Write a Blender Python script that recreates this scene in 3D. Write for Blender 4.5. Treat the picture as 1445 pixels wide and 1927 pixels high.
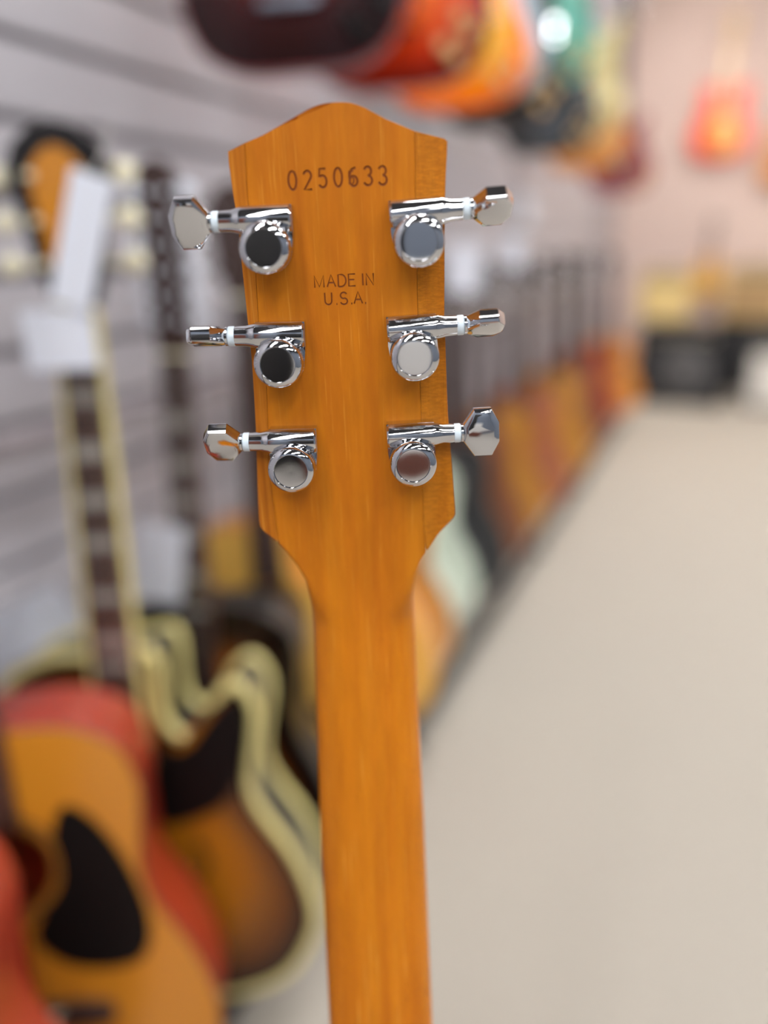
import bpy, bmesh, math, random
from mathutils import Vector, Matrix
random.seed(4)
SC = bpy.context.scene
COL = SC.collection
for o in list(bpy.data.objects):
    bpy.data.objects.remove(o)

# ------------------------------------------------------------------ camera
F = 1500.0                                   # focal length in pixels of the 1445 x 1927 frame
CAM_H = 1.05
TH = math.atan(503 / F)                      # pitch down
PS = math.atan(662.5 / (F * math.cos(TH) + 503 * math.sin(TH)))   # yaw left of the aisle
sn, cs = math.sin, math.cos
FWD = Vector((-sn(PS) * cs(TH), cs(PS) * cs(TH), -sn(TH)))
RGT = Vector((cs(PS), sn(PS), 0))
UPV = Vector((-sn(PS) * sn(TH), cs(PS) * sn(TH), cs(TH)))
CAM = Vector((0, 0, CAM_H))
def ray(px, py):
    return FWD + RGT * ((px - 722.5) / F) + UPV * ((963.5 - py) / F)
def at(px, py, depth):
    return CAM + ray(px, py) * depth
cd = bpy.data.cameras.new('camera')
cam = bpy.data.objects.new('camera', cd)
COL.objects.link(cam)
cam.matrix_world = Matrix(((RGT.x, UPV.x, -FWD.x, CAM.x), (RGT.y, UPV.y, -FWD.y, CAM.y), (RGT.z, UPV.z, -FWD.z, CAM.z), (0, 0, 0, 1)))
cd.sensor_fit = 'VERTICAL'
cd.sensor_height = 36
cd.sensor_width = 27
cd.lens = F / 1927 * 36
cd.clip_start = 0.01
cd.clip_end = 60
cd.dof.use_dof = True
cd.dof.focus_distance = 0.311
cd.dof.aperture_fstop = 1.8
SC.camera = cam

# ------------------------------------------------------------------ world, exposure
W = bpy.data.worlds.new('shop_air')
SC.world = W
W.use_nodes = True
W.node_tree.nodes['Background'].inputs[0].default_value = (0.9, 0.92, 1.0, 1)
W.node_tree.nodes['Background'].inputs[1].default_value = 0.05
vs = SC.view_settings
vs.view_transform = 'Standard'
vs.look = 'None'
vs.gamma = 1
vs.use_curve_mapping = False
vs.exposure = 0.0
PANEL_POWER = 23.0
SPOT_POWER = 200.0

# ------------------------------------------------------------------ helpers
def lin(c):
    return tuple((v / 12.92 if v <= 0.04045 else ((v + 0.055) / 1.055) ** 2.4) for v in c)
def rgb(r, g, b):
    return lin((r / 255, g / 255, b / 255)) + (1,)

def mat(name, col, rough=0.5, metal=0.0, coat=0.0, vary=0.0, scale=(20, 20, 20), bump=0.0, emit=None, spec=0.5):
    m = bpy.data.materials.new(name)
    m.use_nodes = True
    nt = m.node_tree
    b = nt.nodes['Principled BSDF']
    b.inputs['Base Color'].default_value = col
    b.inputs['Roughness'].default_value = rough
    b.inputs['Metallic'].default_value = metal
    b.inputs['Coat Weight'].default_value = coat
    b.inputs['Coat Roughness'].default_value = 0.08
    b.inputs['Specular IOR Level'].default_value = spec
    if vary or bump:
        tc = nt.nodes.new('ShaderNodeTexCoord')
        mp = nt.nodes.new('ShaderNodeMapping')
        mp.inputs['Scale'].default_value = scale
        nz = nt.nodes.new('ShaderNodeTexNoise')
        nz.inputs['Detail'].default_value = 6
        nz.inputs['Scale'].default_value = 1
        nt.links.new(tc.outputs['Object'], mp.inputs[0])
        nt.links.new(mp.outputs[0], nz.inputs['Vector'])
        if vary:
            mx = nt.nodes.new('ShaderNodeMix')
            mx.data_type = 'RGBA'
            mx.inputs[6].default_value = tuple(c * (1 - vary) for c in col[:3]) + (1,)
            mx.inputs[7].default_value = tuple(min(1, c * (1 + vary)) for c in col[:3]) + (1,)
            nt.links.new(nz.outputs['Fac'], mx.inputs[0])
            nt.links.new(mx.outputs[2], b.inputs['Base Color'])
        if bump:
            bp = nt.nodes.new('ShaderNodeBump')
            bp.inputs['Strength'].default_value = bump
            bp.inputs['Distance'].default_value = 0.002
            nt.links.new(nz.outputs['Fac'], bp.inputs['Height'])
            nt.links.new(bp.outputs[0], b.inputs['Normal'])
    if emit:
        b.inputs['Emission Color'].default_value = emit[0]
        b.inputs['Emission Strength'].default_value = emit[1]
    return m

def burst_mat(name, stops, rough=0.25):
    """sunburst: the lacquer's own colour by distance from the body's rim (attribute 'rim')"""
    m = bpy.data.materials.new(name)
    m.use_nodes = True
    nt = m.node_tree
    b = nt.nodes['Principled BSDF']
    a = nt.nodes.new('ShaderNodeAttribute')
    a.attribute_name = 'rim'
    r = nt.nodes.new('ShaderNodeValToRGB')
    cr = r.color_ramp
    while len(cr.elements) < len(stops):
        cr.elements.new(0.5)
    for e, (p, c) in zip(cr.elements, stops):
        e.position = p
        e.color = c
    nt.links.new(a.outputs['Fac'], r.inputs[0])
    nt.links.new(r.outputs[0], b.inputs['Base Color'])
    b.inputs['Roughness'].default_value = rough
    b.inputs['Coat Weight'].default_value = 0.3
    b.inputs['Coat Roughness'].default_value = 0.06
    b.inputs['Specular IOR Level'].default_value = 0.3
    return m

def wood_mat(name, base, dark, light, streak, cross=0.0, ring_scale=1.0):
    """varnished wood: long streaks along local Z, fine pale and dark pores"""
    m = bpy.data.materials.new(name)
    m.use_nodes = True
    nt = m.node_tree
    N, L = nt.nodes, nt.links
    b = N['Principled BSDF']
    tc = N.new('ShaderNodeTexCoord')
    def noise(sc, detail, rough=0.6, off=(0, 0, 0), dist=0.0):
        mp = N.new('ShaderNodeMapping')
        mp.inputs['Scale'].default_value = sc
        mp.inputs['Location'].default_value = off
        nz = N.new('ShaderNodeTexNoise')
        nz.inputs['Scale'].default_value = 1
        nz.inputs['Detail'].default_value = detail
        nz.inputs['Roughness'].default_value = rough
        nz.inputs['Distortion'].default_value = dist
        L.new(tc.outputs['Object'], mp.inputs[0])
        L.new(mp.outputs[0], nz.inputs['Vector'])
        return nz
    def ramp(src, stops):
        r = N.new('ShaderNodeValToRGB')
        while len(r.color_ramp.elements) < len(stops):
            r.color_ramp.elements.new(0.5)
        for e, (p, c) in zip(r.color_ramp.elements, stops):
            e.position = p
            e.color = c
        L.new(src, r.inputs[0])
        return r
    def mix(fac, A, Bc, mode='MIX', f=None):
        x = N.new('ShaderNodeMix')
        x.data_type = 'RGBA'
        x.blend_type = mode
        if f is not None:
            x.inputs[0].default_value = f
        else:
            L.new(fac, x.inputs[0])
        for k, v in ((6, A), (7, Bc)):
            if isinstance(v, tuple):
                x.inputs[k].default_value = v
            else:
                L.new(v, x.inputs[k])
        return x.outputs[2]
    broad = noise((70 * ring_scale, 4, 5), 5, 0.55, dist=0.6)
    c0 = ramp(broad.outputs['Fac'], [(0.3, dark), (0.52, base), (0.72, light)]).outputs[0]
    fine = noise((900, 8, 20), 3, 0.6, (3, 1, 2))
    f1 = ramp(fine.outputs['Fac'], [(0.6, (0, 0, 0, 1)), (0.74, (1, 1, 1, 1))])
    c1 = mix(f1.outputs[0], c0, streak)
    mott = noise((170, 6, 30), 4, 0.7, (7, 2, 5))
    m1 = ramp(mott.outputs['Fac'], [(0.35, (0.9, 0.9, 0.9, 1)), (0.68, (1.06, 1.06, 1.06, 1))])
    c2 = mix(None, c1, m1.outputs[0], 'MULTIPLY', 1.0)
    if cross:
        cr = noise((260, 20, 1100), 4, 0.7, (1, 9, 4), 0.8)
        cm = ramp(cr.outputs['Fac'], [(0.4, (1 - cross, 1 - cross, 1 - cross, 1)), (0.64, (1 + cross, 1 + cross, 1 + cross, 1))])
        c2 = mix(None, c2, cm.outputs[0], 'MULTIPLY', 1.0)
    pores = noise((1500, 20, 260), 2, 0.5, (11, 3, 8))
    pm = ramp(pores.outputs['Fac'], [(0.74, (0, 0, 0, 1)), (0.78, (1, 1, 1, 1))])
    c3 = mix(pm.outputs[0], c2, tuple(v * 0.45 for v in dark[:3]) + (1,))
    L.new(c3, b.inputs['Base Color'])
    b.inputs['Roughness'].default_value = 0.5
    b.inputs['Coat Weight'].default_value = 0.14
    b.inputs['Specular IOR Level'].default_value = 0.2
    b.inputs['Coat Roughness'].default_value = 0.28
    b.inputs['Coat IOR'].default_value = 1.4
    bp = N.new('ShaderNodeBump')
    bp.inputs['Strength'].default_value = 0.12
    bp.inputs['Distance'].default_value = 0.0004
    L.new(fine.outputs['Fac'], bp.inputs['Height'])
    L.new(bp.outputs[0], b.inputs['Normal'])
    return m

def tag(o, label=None, cat=None, group=None, kind=None):
    if label: o['label'] = label
    if cat: o['category'] = cat
    if group: o['group'] = group
    if kind: o['kind'] = kind
    return o
def empty(name, mw=None):
    o = bpy.data.objects.new(name, None)
    o.empty_display_size = 0.02
    COL.objects.link(o)
    if mw is not None:
        o.matrix_world = mw
    return o
def link(name, me, m=None, parent=None, smooth=None):
    if m is not None and not me.materials:
        me.materials.append(m)
    if smooth:
        for p in me.polygons:
            p.use_smooth = True
        me.set_sharp_from_angle(angle=math.radians(smooth))
    o = bpy.data.objects.new(name, me)
    COL.objects.link(o)
    if parent is not None:
        o.parent = parent
    return o
def from_bm(name, bm, m, parent=None, smooth=None):
    bmesh.ops.recalc_face_normals(bm, faces=bm.faces)
    me = bpy.data.meshes.new(name)
    bm.to_mesh(me)
    bm.free()
    return link(name, me, m, parent, smooth)

def add_box(bm, c, s, rot=None, bevel=0.0):
    M = Matrix.Translation(c)
    if rot is not None:
        M = M @ rot
    r = bmesh.ops.create_cube(bm, size=1, matrix=M @ Matrix.Diagonal((s[0], s[1], s[2], 1)))
    if bevel:
        es = list({e for v in r['verts'] for e in v.link_edges})
        bmesh.ops.bevel(bm, geom=es, offset=bevel, segments=2, affect='EDGES')
def add_lathe(bm, prof, M=Matrix(), n=32, knurl=None):
    """prof: (radius, height) along local Z. knurl = (ring index set, depth)"""
    rings = []
    for k, (r, h) in enumerate(prof):
        ring = []
        for i in range(n):
            a = 2 * math.pi * i / n
            rr = r
            if knurl and k in knurl[0]:
                rr = r - (knurl[1] if i % 2 else 0)
            ring.append(bm.verts.new(M @ Vector((rr * cs(a), rr * sn(a), h))))
        rings.append(ring)
    for A, B in zip(rings, rings[1:]):
        for i in range(n):
            bm.faces.new((A[i], A[(i + 1) % n], B[(i + 1) % n], B[i]))
    bm.faces.new(rings[0][::-1])
    bm.faces.new(rings[-1])
def add_tube(bm, pts, r, n=8, closed=False, cap=True):
    pts = [Vector(p) for p in pts]
    m = len(pts)
    rings = []
    prev = None
    for i, p in enumerate(pts):
        if closed:
            t = pts[(i + 1) % m] - pts[i - 1]
        else:
            t = pts[min(i + 1, m - 1)] - pts[max(i - 1, 0)]
        t.normalize()
        a = prev if prev is not None else (Vector((0, 1, 0)) if abs(t.y) < 0.9 else Vector((1, 0, 0)))
        a = (a - t * a.dot(t)).normalized()
        prev = a
        b = t.cross(a)
        rr = r[i] if isinstance(r, (list, tuple)) else r
        rings.append([bm.verts.new(p + (a * cs(2 * math.pi * k / n) + b * sn(2 * math.pi * k / n)) * rr) for k in range(n)])
    for i in range(m if closed else m - 1):
        A, B = rings[i], rings[(i + 1) % m]
        for k in range(n):
            bm.faces.new((A[k], A[(k + 1) % n], B[(k + 1) % n], B[k]))
    if not closed and cap:
        bm.faces.new(rings[0][::-1])
        bm.faces.new(rings[-1])
def add_prism(bm, pts, y0, y1):
    """pts: (x, z) outline, extruded along y"""
    a = [bm.verts.new((p[0], y0, p[1])) for p in pts]
    b = [bm.verts.new((p[0], y1, p[1])) for p in pts]
    n = len(pts)
    for i in range(n):
        bm.faces.new((a[i], a[(i + 1) % n], b[(i + 1) % n], b[i]))
    bm.faces.new(a[::-1])
    bm.faces.new(b)
def smooth_closed(pts, per=6):
    out = []
    n = len(pts)
    for i in range(n):
        p0, p1, p2, p3 = (Vector(pts[(i + k - 1) % n]) for k in range(4))
        for k in range(per):
            t = k / per
            out.append(0.5 * (2 * p1 + (p2 - p0) * t + (2 * p0 - 5 * p1 + 4 * p2 - p3) * t * t + (3 * p1 - p0 - 3 * p2 + p3) * t ** 3))
    return [(p.x, p.y) for p in out]

# ------------------------------------------------------------------ materials
M_CARPET = mat('carpet_beige', rgb(160, 154, 145), 0.95, vary=0.12, scale=(60, 60, 60), bump=0.5, spec=0.1)
M_SLAT = mat('slatwall_grey', rgb(178, 175, 181), 0.42, vary=0.05, scale=(2, 3, 20))
M_GROOVE = mat('slatwall_groove', rgb(140, 132, 136), 0.5)
M_FAR = mat('far_wall_pink', rgb(208, 188, 180), 0.7, vary=0.04, scale=(1, 1, 1))
M_WALLP = mat('wall_paint_blue_grey', rgb(112, 120, 132), 0.7, vary=0.04, scale=(1, 1, 1))
M_CEIL = mat('ceiling_white', rgb(92, 92, 94), 0.8, vary=0.03, scale=(2, 2, 2))
M_DARKDOOR = mat('door_dark', rgb(22, 20, 20), 0.5, vary=0.1, scale=(3, 3, 20))
M_BROWNDOOR = mat('door_brown', rgb(110, 62, 48), 0.5, vary=0.15, scale=(20, 20, 2))
M_WHITE = mat('trim_white', rgb(215, 213, 208), 0.5, vary=0.03, scale=(4, 4, 4))
M_PANEL = mat('light_diffuser', rgb(240, 240, 240), 0.6, emit=((1.0, 0.985, 0.975, 1), PANEL_POWER))
M_SPOT = mat('spot_lens', rgb(255, 235, 205), 0.4, emit=((1.0, 0.70, 0.40, 1), SPOT_POWER * 1.25))
M_SPOTN = mat('spot_lens_neutral', rgb(255, 240, 225), 0.4, emit=((1.0, 0.88, 0.78, 1), SPOT_POWER))
M_CHROME = mat('chrome', (0.60, 0.61, 0.635, 1), 0.025, metal=1.0)
M_CAP = mat('polished_cap', (0.62, 0.63, 0.66, 1), 0.07, metal=1.0)
M_NYLON = mat('white_nylon', rgb(214, 228, 238), 0.35)
M_DSTEEL = mat('dark_steel', rgb(48, 48, 50), 0.5, metal=0.3)
M_BLACKP = mat('black_plastic', rgb(9, 9, 10), 0.45, spec=0.25)
M_TOLEX = mat('black_tolex', rgb(42, 43, 46), 0.8, vary=0.2, scale=(60, 60, 60), spec=0.2)
M_GRILL = mat('speaker_cloth_grey', rgb(82, 82, 84), 0.9, vary=0.2, scale=(80, 80, 80))
M_TWEED = mat('tweed_yellow', rgb(214, 190, 130), 0.8, vary=0.1, scale=(80, 80, 80))
M_OXBLOOD = mat('tweed_cloth', rgb(170, 140, 100), 0.9, vary=0.2, scale=(80, 80, 80))
M_PAPER = mat('white_card', rgb(226, 232, 244), 0.6)
M_CREAM = mat('cream_binding', rgb(226, 212, 140), 0.35, coat=0.3)
M_CREAMW = mat('cream_tuner', rgb(232, 226, 196), 0.3, coat=0.3)
M_ROSE = mat('rosewood', rgb(62, 44, 40), 0.5, vary=0.2, scale=(80, 80, 6))
M_PEARL = mat('pearl_inlay', rgb(160, 158, 152), 0.3, coat=0.4)
M_FRET = mat('fret_nickel', (0.7, 0.69, 0.66, 1), 0.25, metal=1.0)
M_STAMP = mat('stamp_stain', rgb(126, 62, 14), 0.6, spec=0.3)
M_AMBER_CORE = wood_mat('amber_maple_core', rgb(190, 110, 8), rgb(174, 94, 5), rgb(198, 120, 14), rgb(212, 140, 44))
M_AMBER_WL = wood_mat('amber_wing_straight_grain', rgb(178, 102, 14), rgb(142, 74, 9), rgb(194, 118, 26), rgb(206, 136, 46), ring_scale=4)
M_AMBER_WR = wood_mat('amber_wing_flamed', rgb(186, 110, 12), rgb(168, 92, 8), rgb(196, 122, 24), rgb(202, 132, 36), cross=0.16)

# ------------------------------------------------------------------ the room
X0, X1, Y0, Y1, HC = -0.92, 3.4, -3.2, 7.0, 2.95
def slab(name, c, s, m, kind='structure', bevel=0):
    bm = bmesh.new()
    add_box(bm, (0, 0, 0), s, bevel=bevel)
    o = from_bm(name, bm, m)
    o.location = c
    if kind: o['kind'] = kind
    return o
slab('floor', ((X0 + X1) / 2, (Y0 + Y1) / 2, -0.05), (X1 - X0 + 0.4, Y1 - Y0 + 0.4, 0.1), M_CARPET)
slab('ceiling', ((X0 + X1) / 2, (Y0 + Y1) / 2, HC + 0.05), (X1 - X0 + 0.4, Y1 - Y0 + 0.4, 0.1), M_CEIL)
wl = slab('wall_left', (X0 - 0.06, (Y0 + Y1) / 2, HC / 2), (0.1, Y1 - Y0 + 0.4, HC), M_GROOVE)
slab('wall_right', (X1 + 0.05, (Y0 + Y1) / 2, HC / 2), (0.1, Y1 - Y0 + 0.4, HC), M_WALLP)
slab('wall_far', ((X0 + X1) / 2, Y1 + 0.05, HC / 2), (X1 - X0 + 0.2, 0.1, HC), M_FAR)
slab('wall_near', ((X0 + X1) / 2, Y0 - 0.05, HC / 2), (X1 - X0 + 0.2, 0.1, HC), M_WALLP)
slab('baseboard_left', (X0 + 0.008, (Y0 + Y1) / 2, 0.05), (0.016, Y1 - Y0, 0.1), M_DSTEEL)
slab('baseboard_far', ((X0 + X1) / 2, Y1 - 0.008, 0.05), (X1 - X0, 0.016, 0.1), M_DSTEEL)
slab('reflection_door_1', (0.78, Y0 + 0.025, 1.05), (0.95, 0.05, 2.1), M_DARKDOOR, bevel=0.006)  # unseen, added to give the left tuner faces a dark reflection
slab('reflection_door_2', (-0.38, Y0 + 0.025, 1.05), (0.4, 0.05, 2.1), M_BROWNDOOR, bevel=0.006)  # unseen too, added as a brown reflection for the tuner faces
# slats of the display wall, each a board of its own
bm = bmesh.new()
PITCH = 0.101
add_box(bm, (0, 0, 0), (0.018, Y1 - Y0, PITCH - 0.012), bevel=0.003)
bmesh.ops.recalc_face_normals(bm, faces=bm.faces)
me_slat = bpy.data.meshes.new('slat')
bm.to_mesh(me_slat); bm.free()
me_slat.materials.append(M_SLAT)
z = 0.1 + PITCH / 2
while z < HC - 0.03:
    s = bpy.data.objects.new('slat', me_slat)
    COL.objects.link(s)
    s.parent = wl
    s.location = Vector((X0, (Y0 + Y1) / 2, z)) - wl.location
    z += PITCH

# ceiling light panels
def ceiling_panel(x, y, label):
    r = empty('ceiling_light', Matrix.Translation((x, y, HC)))
    tag(r, label, 'light', 'ceiling light panels')
    bm = bmesh.new()
    for dx in (-0.165, 0.165): add_box(bm, (dx, 0, -0.015), (0.03, 1.26, 0.03))
    for dy in (-0.615, 0.615): add_box(bm, (0, dy, -0.015), (0.30, 0.03, 0.03))
    from_bm('frame', bm, M_WHITE, r)
    bm = bmesh.new()
    add_box(bm, (0, 0, -0.011), (0.298, 1.198, 0.012))
    from_bm('diffuser', bm, M_PANEL, r)
for y in (-2.4, -0.9, 1.4, 3.2, 5.0):
    for x in (-0.2, 1.1, 2.4):
        ceiling_panel(x, y, 'long white ceiling light panel over the shop aisle')
def spot(x, y, tilt):
    r = empty('track_spotlight', Matrix.Translation((x, y, HC)))
    tag(r, 'warm ceiling spotlight near the far wall', 'light', 'warm ceiling spotlights')
    bm = bmesh.new()
    add_tube(bm, [(0, 0, 0), (0, 0, -0.08)], 0.01)
    from_bm('stem', bm, M_WHITE, r)
    R = Matrix.Translation((0, 0.0, -0.08)) @ Matrix.Rotation(math.radians(tilt), 4, 'X')
    bm = bmesh.new()
    add_lathe(bm, [(0.05, 0.0), (0.06, -0.03), (0.065, -0.12)], R, 24)
    from_bm('lamp_can', bm, M_WHITE, r, 40)
    bm = bmesh.new()
    add_lathe(bm, [(0.056, -0.121), (0.056, -0.126)], R, 24)
    from_bm('lens', bm, M_SPOT if tilt < 30 else M_SPOTN, r)
for x, tl in ((-0.5, 50), (-0.25, -5), (0.15, -5), (0.55, -5), (0.9, 50)):
    spot(x, 5.9 if tl > 30 else 4.7, tl)

# ------------------------------------------------------------------ the guitar in focus
P0 = at(682, 1110, 0.347)
PT = at(636, 195, 0.286)
U = (PT - P0).normalized()
R_ = (RGT - U * RGT.dot(U)).normalized()
Yx = U.cross(R_)                            # away from the camera
GM = Matrix(((R_.x, Yx.x, U.x, P0.x), (R_.y, Yx.y, U.y, P0.y), (R_.z, Yx.z, U.z, P0.z), (0, 0, 0, 1)))
GI = GM.inverted()
C_L = GI @ CAM
def onto(px, py, y=0.0, slope=0.0):
    """pixel -> (x, z) on the local plane Y = y + slope*z"""
    d = GI.to_3x3() @ ray(px, py)
    # C.y + t d.y = y + slope (C.z + t d.z)
    t = (y + slope * C_L.z - C_L.y) / (d.y - slope * d.z)
    p = C_L + d * t
    return p.x, p.z
SLOPE = math.tan(math.radians(13.5))
topc = [(428.7, 284.9), (462, 268.6), (493.4, 254.8), (528, 237.5), (559, 218.4), (583.4, 203.9), (607.6, 195.3), (631.8, 192.3), (656, 192.8), (676.8, 198.7), (697.6, 209.1), (728.7, 225.4), (759.8, 238.5), (787.5, 248.9), (815.2, 255.8), (836, 260.7), (842.3, 266)]
left_h = [(428.7, 284.9), (430.5, 310), (438.4, 366), (446, 410), (455, 499.5), (464.5, 590), (473.9, 679.7), (478.4, 752.8), (481.7, 812.6), (483.5, 880), (485.5, 945), (487.6, 980), (489.5, 990), (496, 999), (519.6, 1016.9), (538.7, 1039.2), (557.8, 1064.6), (573.7, 1093.3)]
right_h = [(842.3, 266), (841.5, 290), (839.4, 330), (837.7, 377.6), (836.5, 481), (836.3, 595.6), (838.8, 655), (840.5, 715.3), (843, 777.6), (847.7, 839.9), (852.3, 902), (856, 955), (856.3, 967.5), (853.0, 975), (825.1, 1004.1), (809.2, 1029.6), (793.3, 1055), (782.5, 1083.7)]
left_n = [(583.6, 1115.5), (587, 1150.6), (589.3, 1198.3), (592, 1293.8), (595.2, 1390), (600.2, 1550), (606.7, 1692), (618, 1927)]
right_n = [(778, 1115.5), (779.8, 1150.6), (783.2, 1214.2), (786.6, 1293.8), (790.5, 1390), (798.4, 1550), (805.4, 1720.6), (814, 1927)]
def edge(h, n):
    a = [onto(*p) for p in h] + [onto(p[0], p[1], 0.010, SLOPE) for p in n]
    a.sort(key=lambda q: -q[1])
    (xa, za), (xb, zb) = a[-4], a[-1]       # run the neck on below the frame
    a.append((xb + (xb - xa) / (zb - za) * (-0.40 - zb), -0.40))
    return a
EL, ER = edge(left_h, left_n), edge(right_h, right_n)
SL = sorted([onto(*p) for p in ((460.6, 270), (466, 377), (481.3, 516), (486.5, 613), (501.6, 735), (503.8, 800), (506, 880), (519.6, 991), (526, 1030))], key=lambda q: -q[1])
SR = sorted([onto(*p) for p in ((780.6, 249.6), (782.3, 377.6), (785.8, 568), (791, 736), (793, 788), (795, 912), (797, 991), (803, 1040))], key=lambda q: -q[1])
def interp(tab, z):
    if z >= tab[0][1]: return tab[0][0]
    for (xa, za), (xb, zb) in zip(tab, tab[1:]):
        if z >= zb:
            return xa + (xb - xa) * (za - z) / max(za - zb, 1e-9)
    return tab[-1][0]
TC = [onto(*p) for p in topc]
# resample the bell-shaped top edge smoothly
def ztop(x):
    if x <= TC[0][0]: return TC[0][1]
    for i in range(len(TC) - 1):
        if x <= TC[i + 1][0]:
            p0, p1, p2, p3 = (Vector(TC[max(0, min(len(TC) - 1, i + k - 1))]) for k in range(4))
            t = (x - p1.x) / (p2.x - p1.x)
            return (0.5 * (2 * p1 + (p2 - p0) * t + (2 * p0 - 5 * p1 + 4 * p2 - p3) * t * t + (3 * p1 - p0 - 3 * p2 + p3) * t ** 3)).y
    return TC[-1][1]
ZC = min(TC[0][1], TC[-1][1])
def sstep(a, b, v):
    t = max(0, min(1, (v - a) / (b - a)))
    return t * t * (3 - 2 * t)
Z_A = onto(0, 1000)[1] * 0 + onto(680, 1015)[1]
Z_B = onto(682, 1185)[1]
HT = 0.0145                                 # headstock thickness
def y_apex(z):
    # the neck leaves the headstock plane at an angle, eased over the bend
    e = 0.012
    q = 0.5 * (z - math.sqrt(z * z + e * e)) + 0.0 # smooth min(z, 0)
    return q * SLOPE if z < 0.06 else 0.0
def stations():
    zs = []
    z = ZC
    while z > -0.40:
        zs.append(z)
        z -= 0.0013 if z > -0.05 else 0.006
    zs.append(-0.40)
    return zs
ZS = stations()
def loft(name, xa, xb, roundA, roundB, zlist, m, parent, nu=40, closed_front=True):
    """xa, xb: edge functions of z; round: the outer edge is softened on that side"""
    bm = bmesh.new()
    rings = []
    for z in zlist:
        x0, x1 = xa(z), xb(z)
        k = sstep(Z_A, Z_B, z)
        k = 1 - sstep(0, 1, (z - Z_B) / (Z_A - Z_B)) if Z_A != Z_B else 0
        p = math.exp(math.log(46) * (1 - k) + math.log(2.15) * k)
        hN = HT * (1 - k) + 0.0165 * k
        f = 1 - sstep(0, 0.045, ZC - z)
        ya = y_apex(z)
        ring = []
        for i in range(nu + 1):
            t = sn(math.pi / 2 * (2 * i / nu - 1))
            x = x0 + (x1 - x0) * (t + 1) / 2
            if (t < 0 and not roundA) or (t > 0 and not roundB):
                e = 0.0 if abs(t) < 0.9999 else 0.00012
            else:
                e = 1 - max(0, 1 - abs(t) ** p) ** (1 / p)
            y = ya + e * (hN if k > 0.02 else 0.004 + (hN - 0.004) * k / 0.02)
            zz = z + (ztop(x) - ZC) * f
            ring.append(bm.verts.new((x, y, zz)))
        yf = ya * 1.0 + hN
        for i in range(nu, -1, -1):
            x = ring[i].co.x
            ring.append(bm.verts.new((x, yf, ring[i].co.z)))
        rings.append(ring)
    n = len(rings[0])
    for A, B in zip(rings, rings[1:]):
        for i in range(n):
            bm.faces.new((A[i], B[i], B[(i + 1) % n], A[(i + 1) % n]))
    bm.faces.new(rings[0])
    bm.faces.new(rings[-1][::-1])
    return from_bm(name, bm, m, parent, 35)
hero = empty('electric_guitar', GM)
tag(hero, 'amber wooden guitar headstock and neck seen from behind, stamped with a serial number', 'guitar')
def core_l(z): return max(interp(EL, z), interp(SL, z)) if z > SL[-1][1] else interp(EL, z)
def core_r(z): return min(interp(ER, z), interp(SR, z)) if z > SR[-1][1] else interp(ER, z)
core = loft('neck', core_l, core_r, True, True, ZS, M_AMBER_CORE, hero, 56)
core['label'] = 'amber maple neck and headstock centre'
zl = [z for z in ZS if z > SL[-1][1] and interp(SL, z) - interp(EL, z) > 0.0003]
w1 = loft('headstock_wing', lambda z: interp(EL, z), lambda z: interp(SL, z) - 0.00006, True, False, zl, M_AMBER_WL, hero, 16)
w1['label'] = 'narrow straight-grained wing glued to the headstock edge'
zr = [z for z in ZS if z > SR[-1][1] and interp(ER, z) - interp(SR, z) > 0.0003]
w2 = loft('headstock_wing', lambda z: interp(SR, z) + 0.00006, lambda z: interp(ER, z), False, True, zr, M_AMBER_WR, hero, 20)
w2['label'] = 'wider flamed wing glued to the headstock edge'
# fingerboard, binding, nut and frets on the far (playing) side
def strip(name, z0, z1, inset, ya, yb, m, steps=24):
    bm = bmesh.new()
    rings = []
    for i in range(steps + 1):
        z = z0 + (z1 - z0) * i / steps
        x0, x1 = interp(EL, z) + inset, interp(ER, z) - inset
        a = y_apex(z) + 0.0165
        rings.append([bm.verts.new(v) for v in ((x0, a + ya, z), (x1, a + ya, z), (x1, a + yb, z), (x0, a + yb, z))])
    for A, B in zip(rings, rings[1:]):
        for i in range(4):
            bm.faces.new((A[i], A[(i + 1) % 4], B[(i + 1) % 4], B[i]))
    bm.faces.new(rings[0]); bm.faces.new(rings[-1])
    return from_bm(name, bm, m, hero)
ZN = onto(682, 1118)[1]
strip('fretboard', ZN - 0.004, -0.395, 0.0004, 0.0001, 0.0055, M_ROSE)
strip('nut', ZN + 0.001, ZN - 0.0038, 0.0002, -0.001, 0.0085, M_CREAMW, 2)
for k in range(1, 13):
    zf = ZN - 0.004 - 0.628 * (1 - 2 ** (-k / 12))
    strip('fret', zf + 0.001, zf - 0.001, 0.0008, 0.0053, 0.0066, M_FRET, 1)

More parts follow.
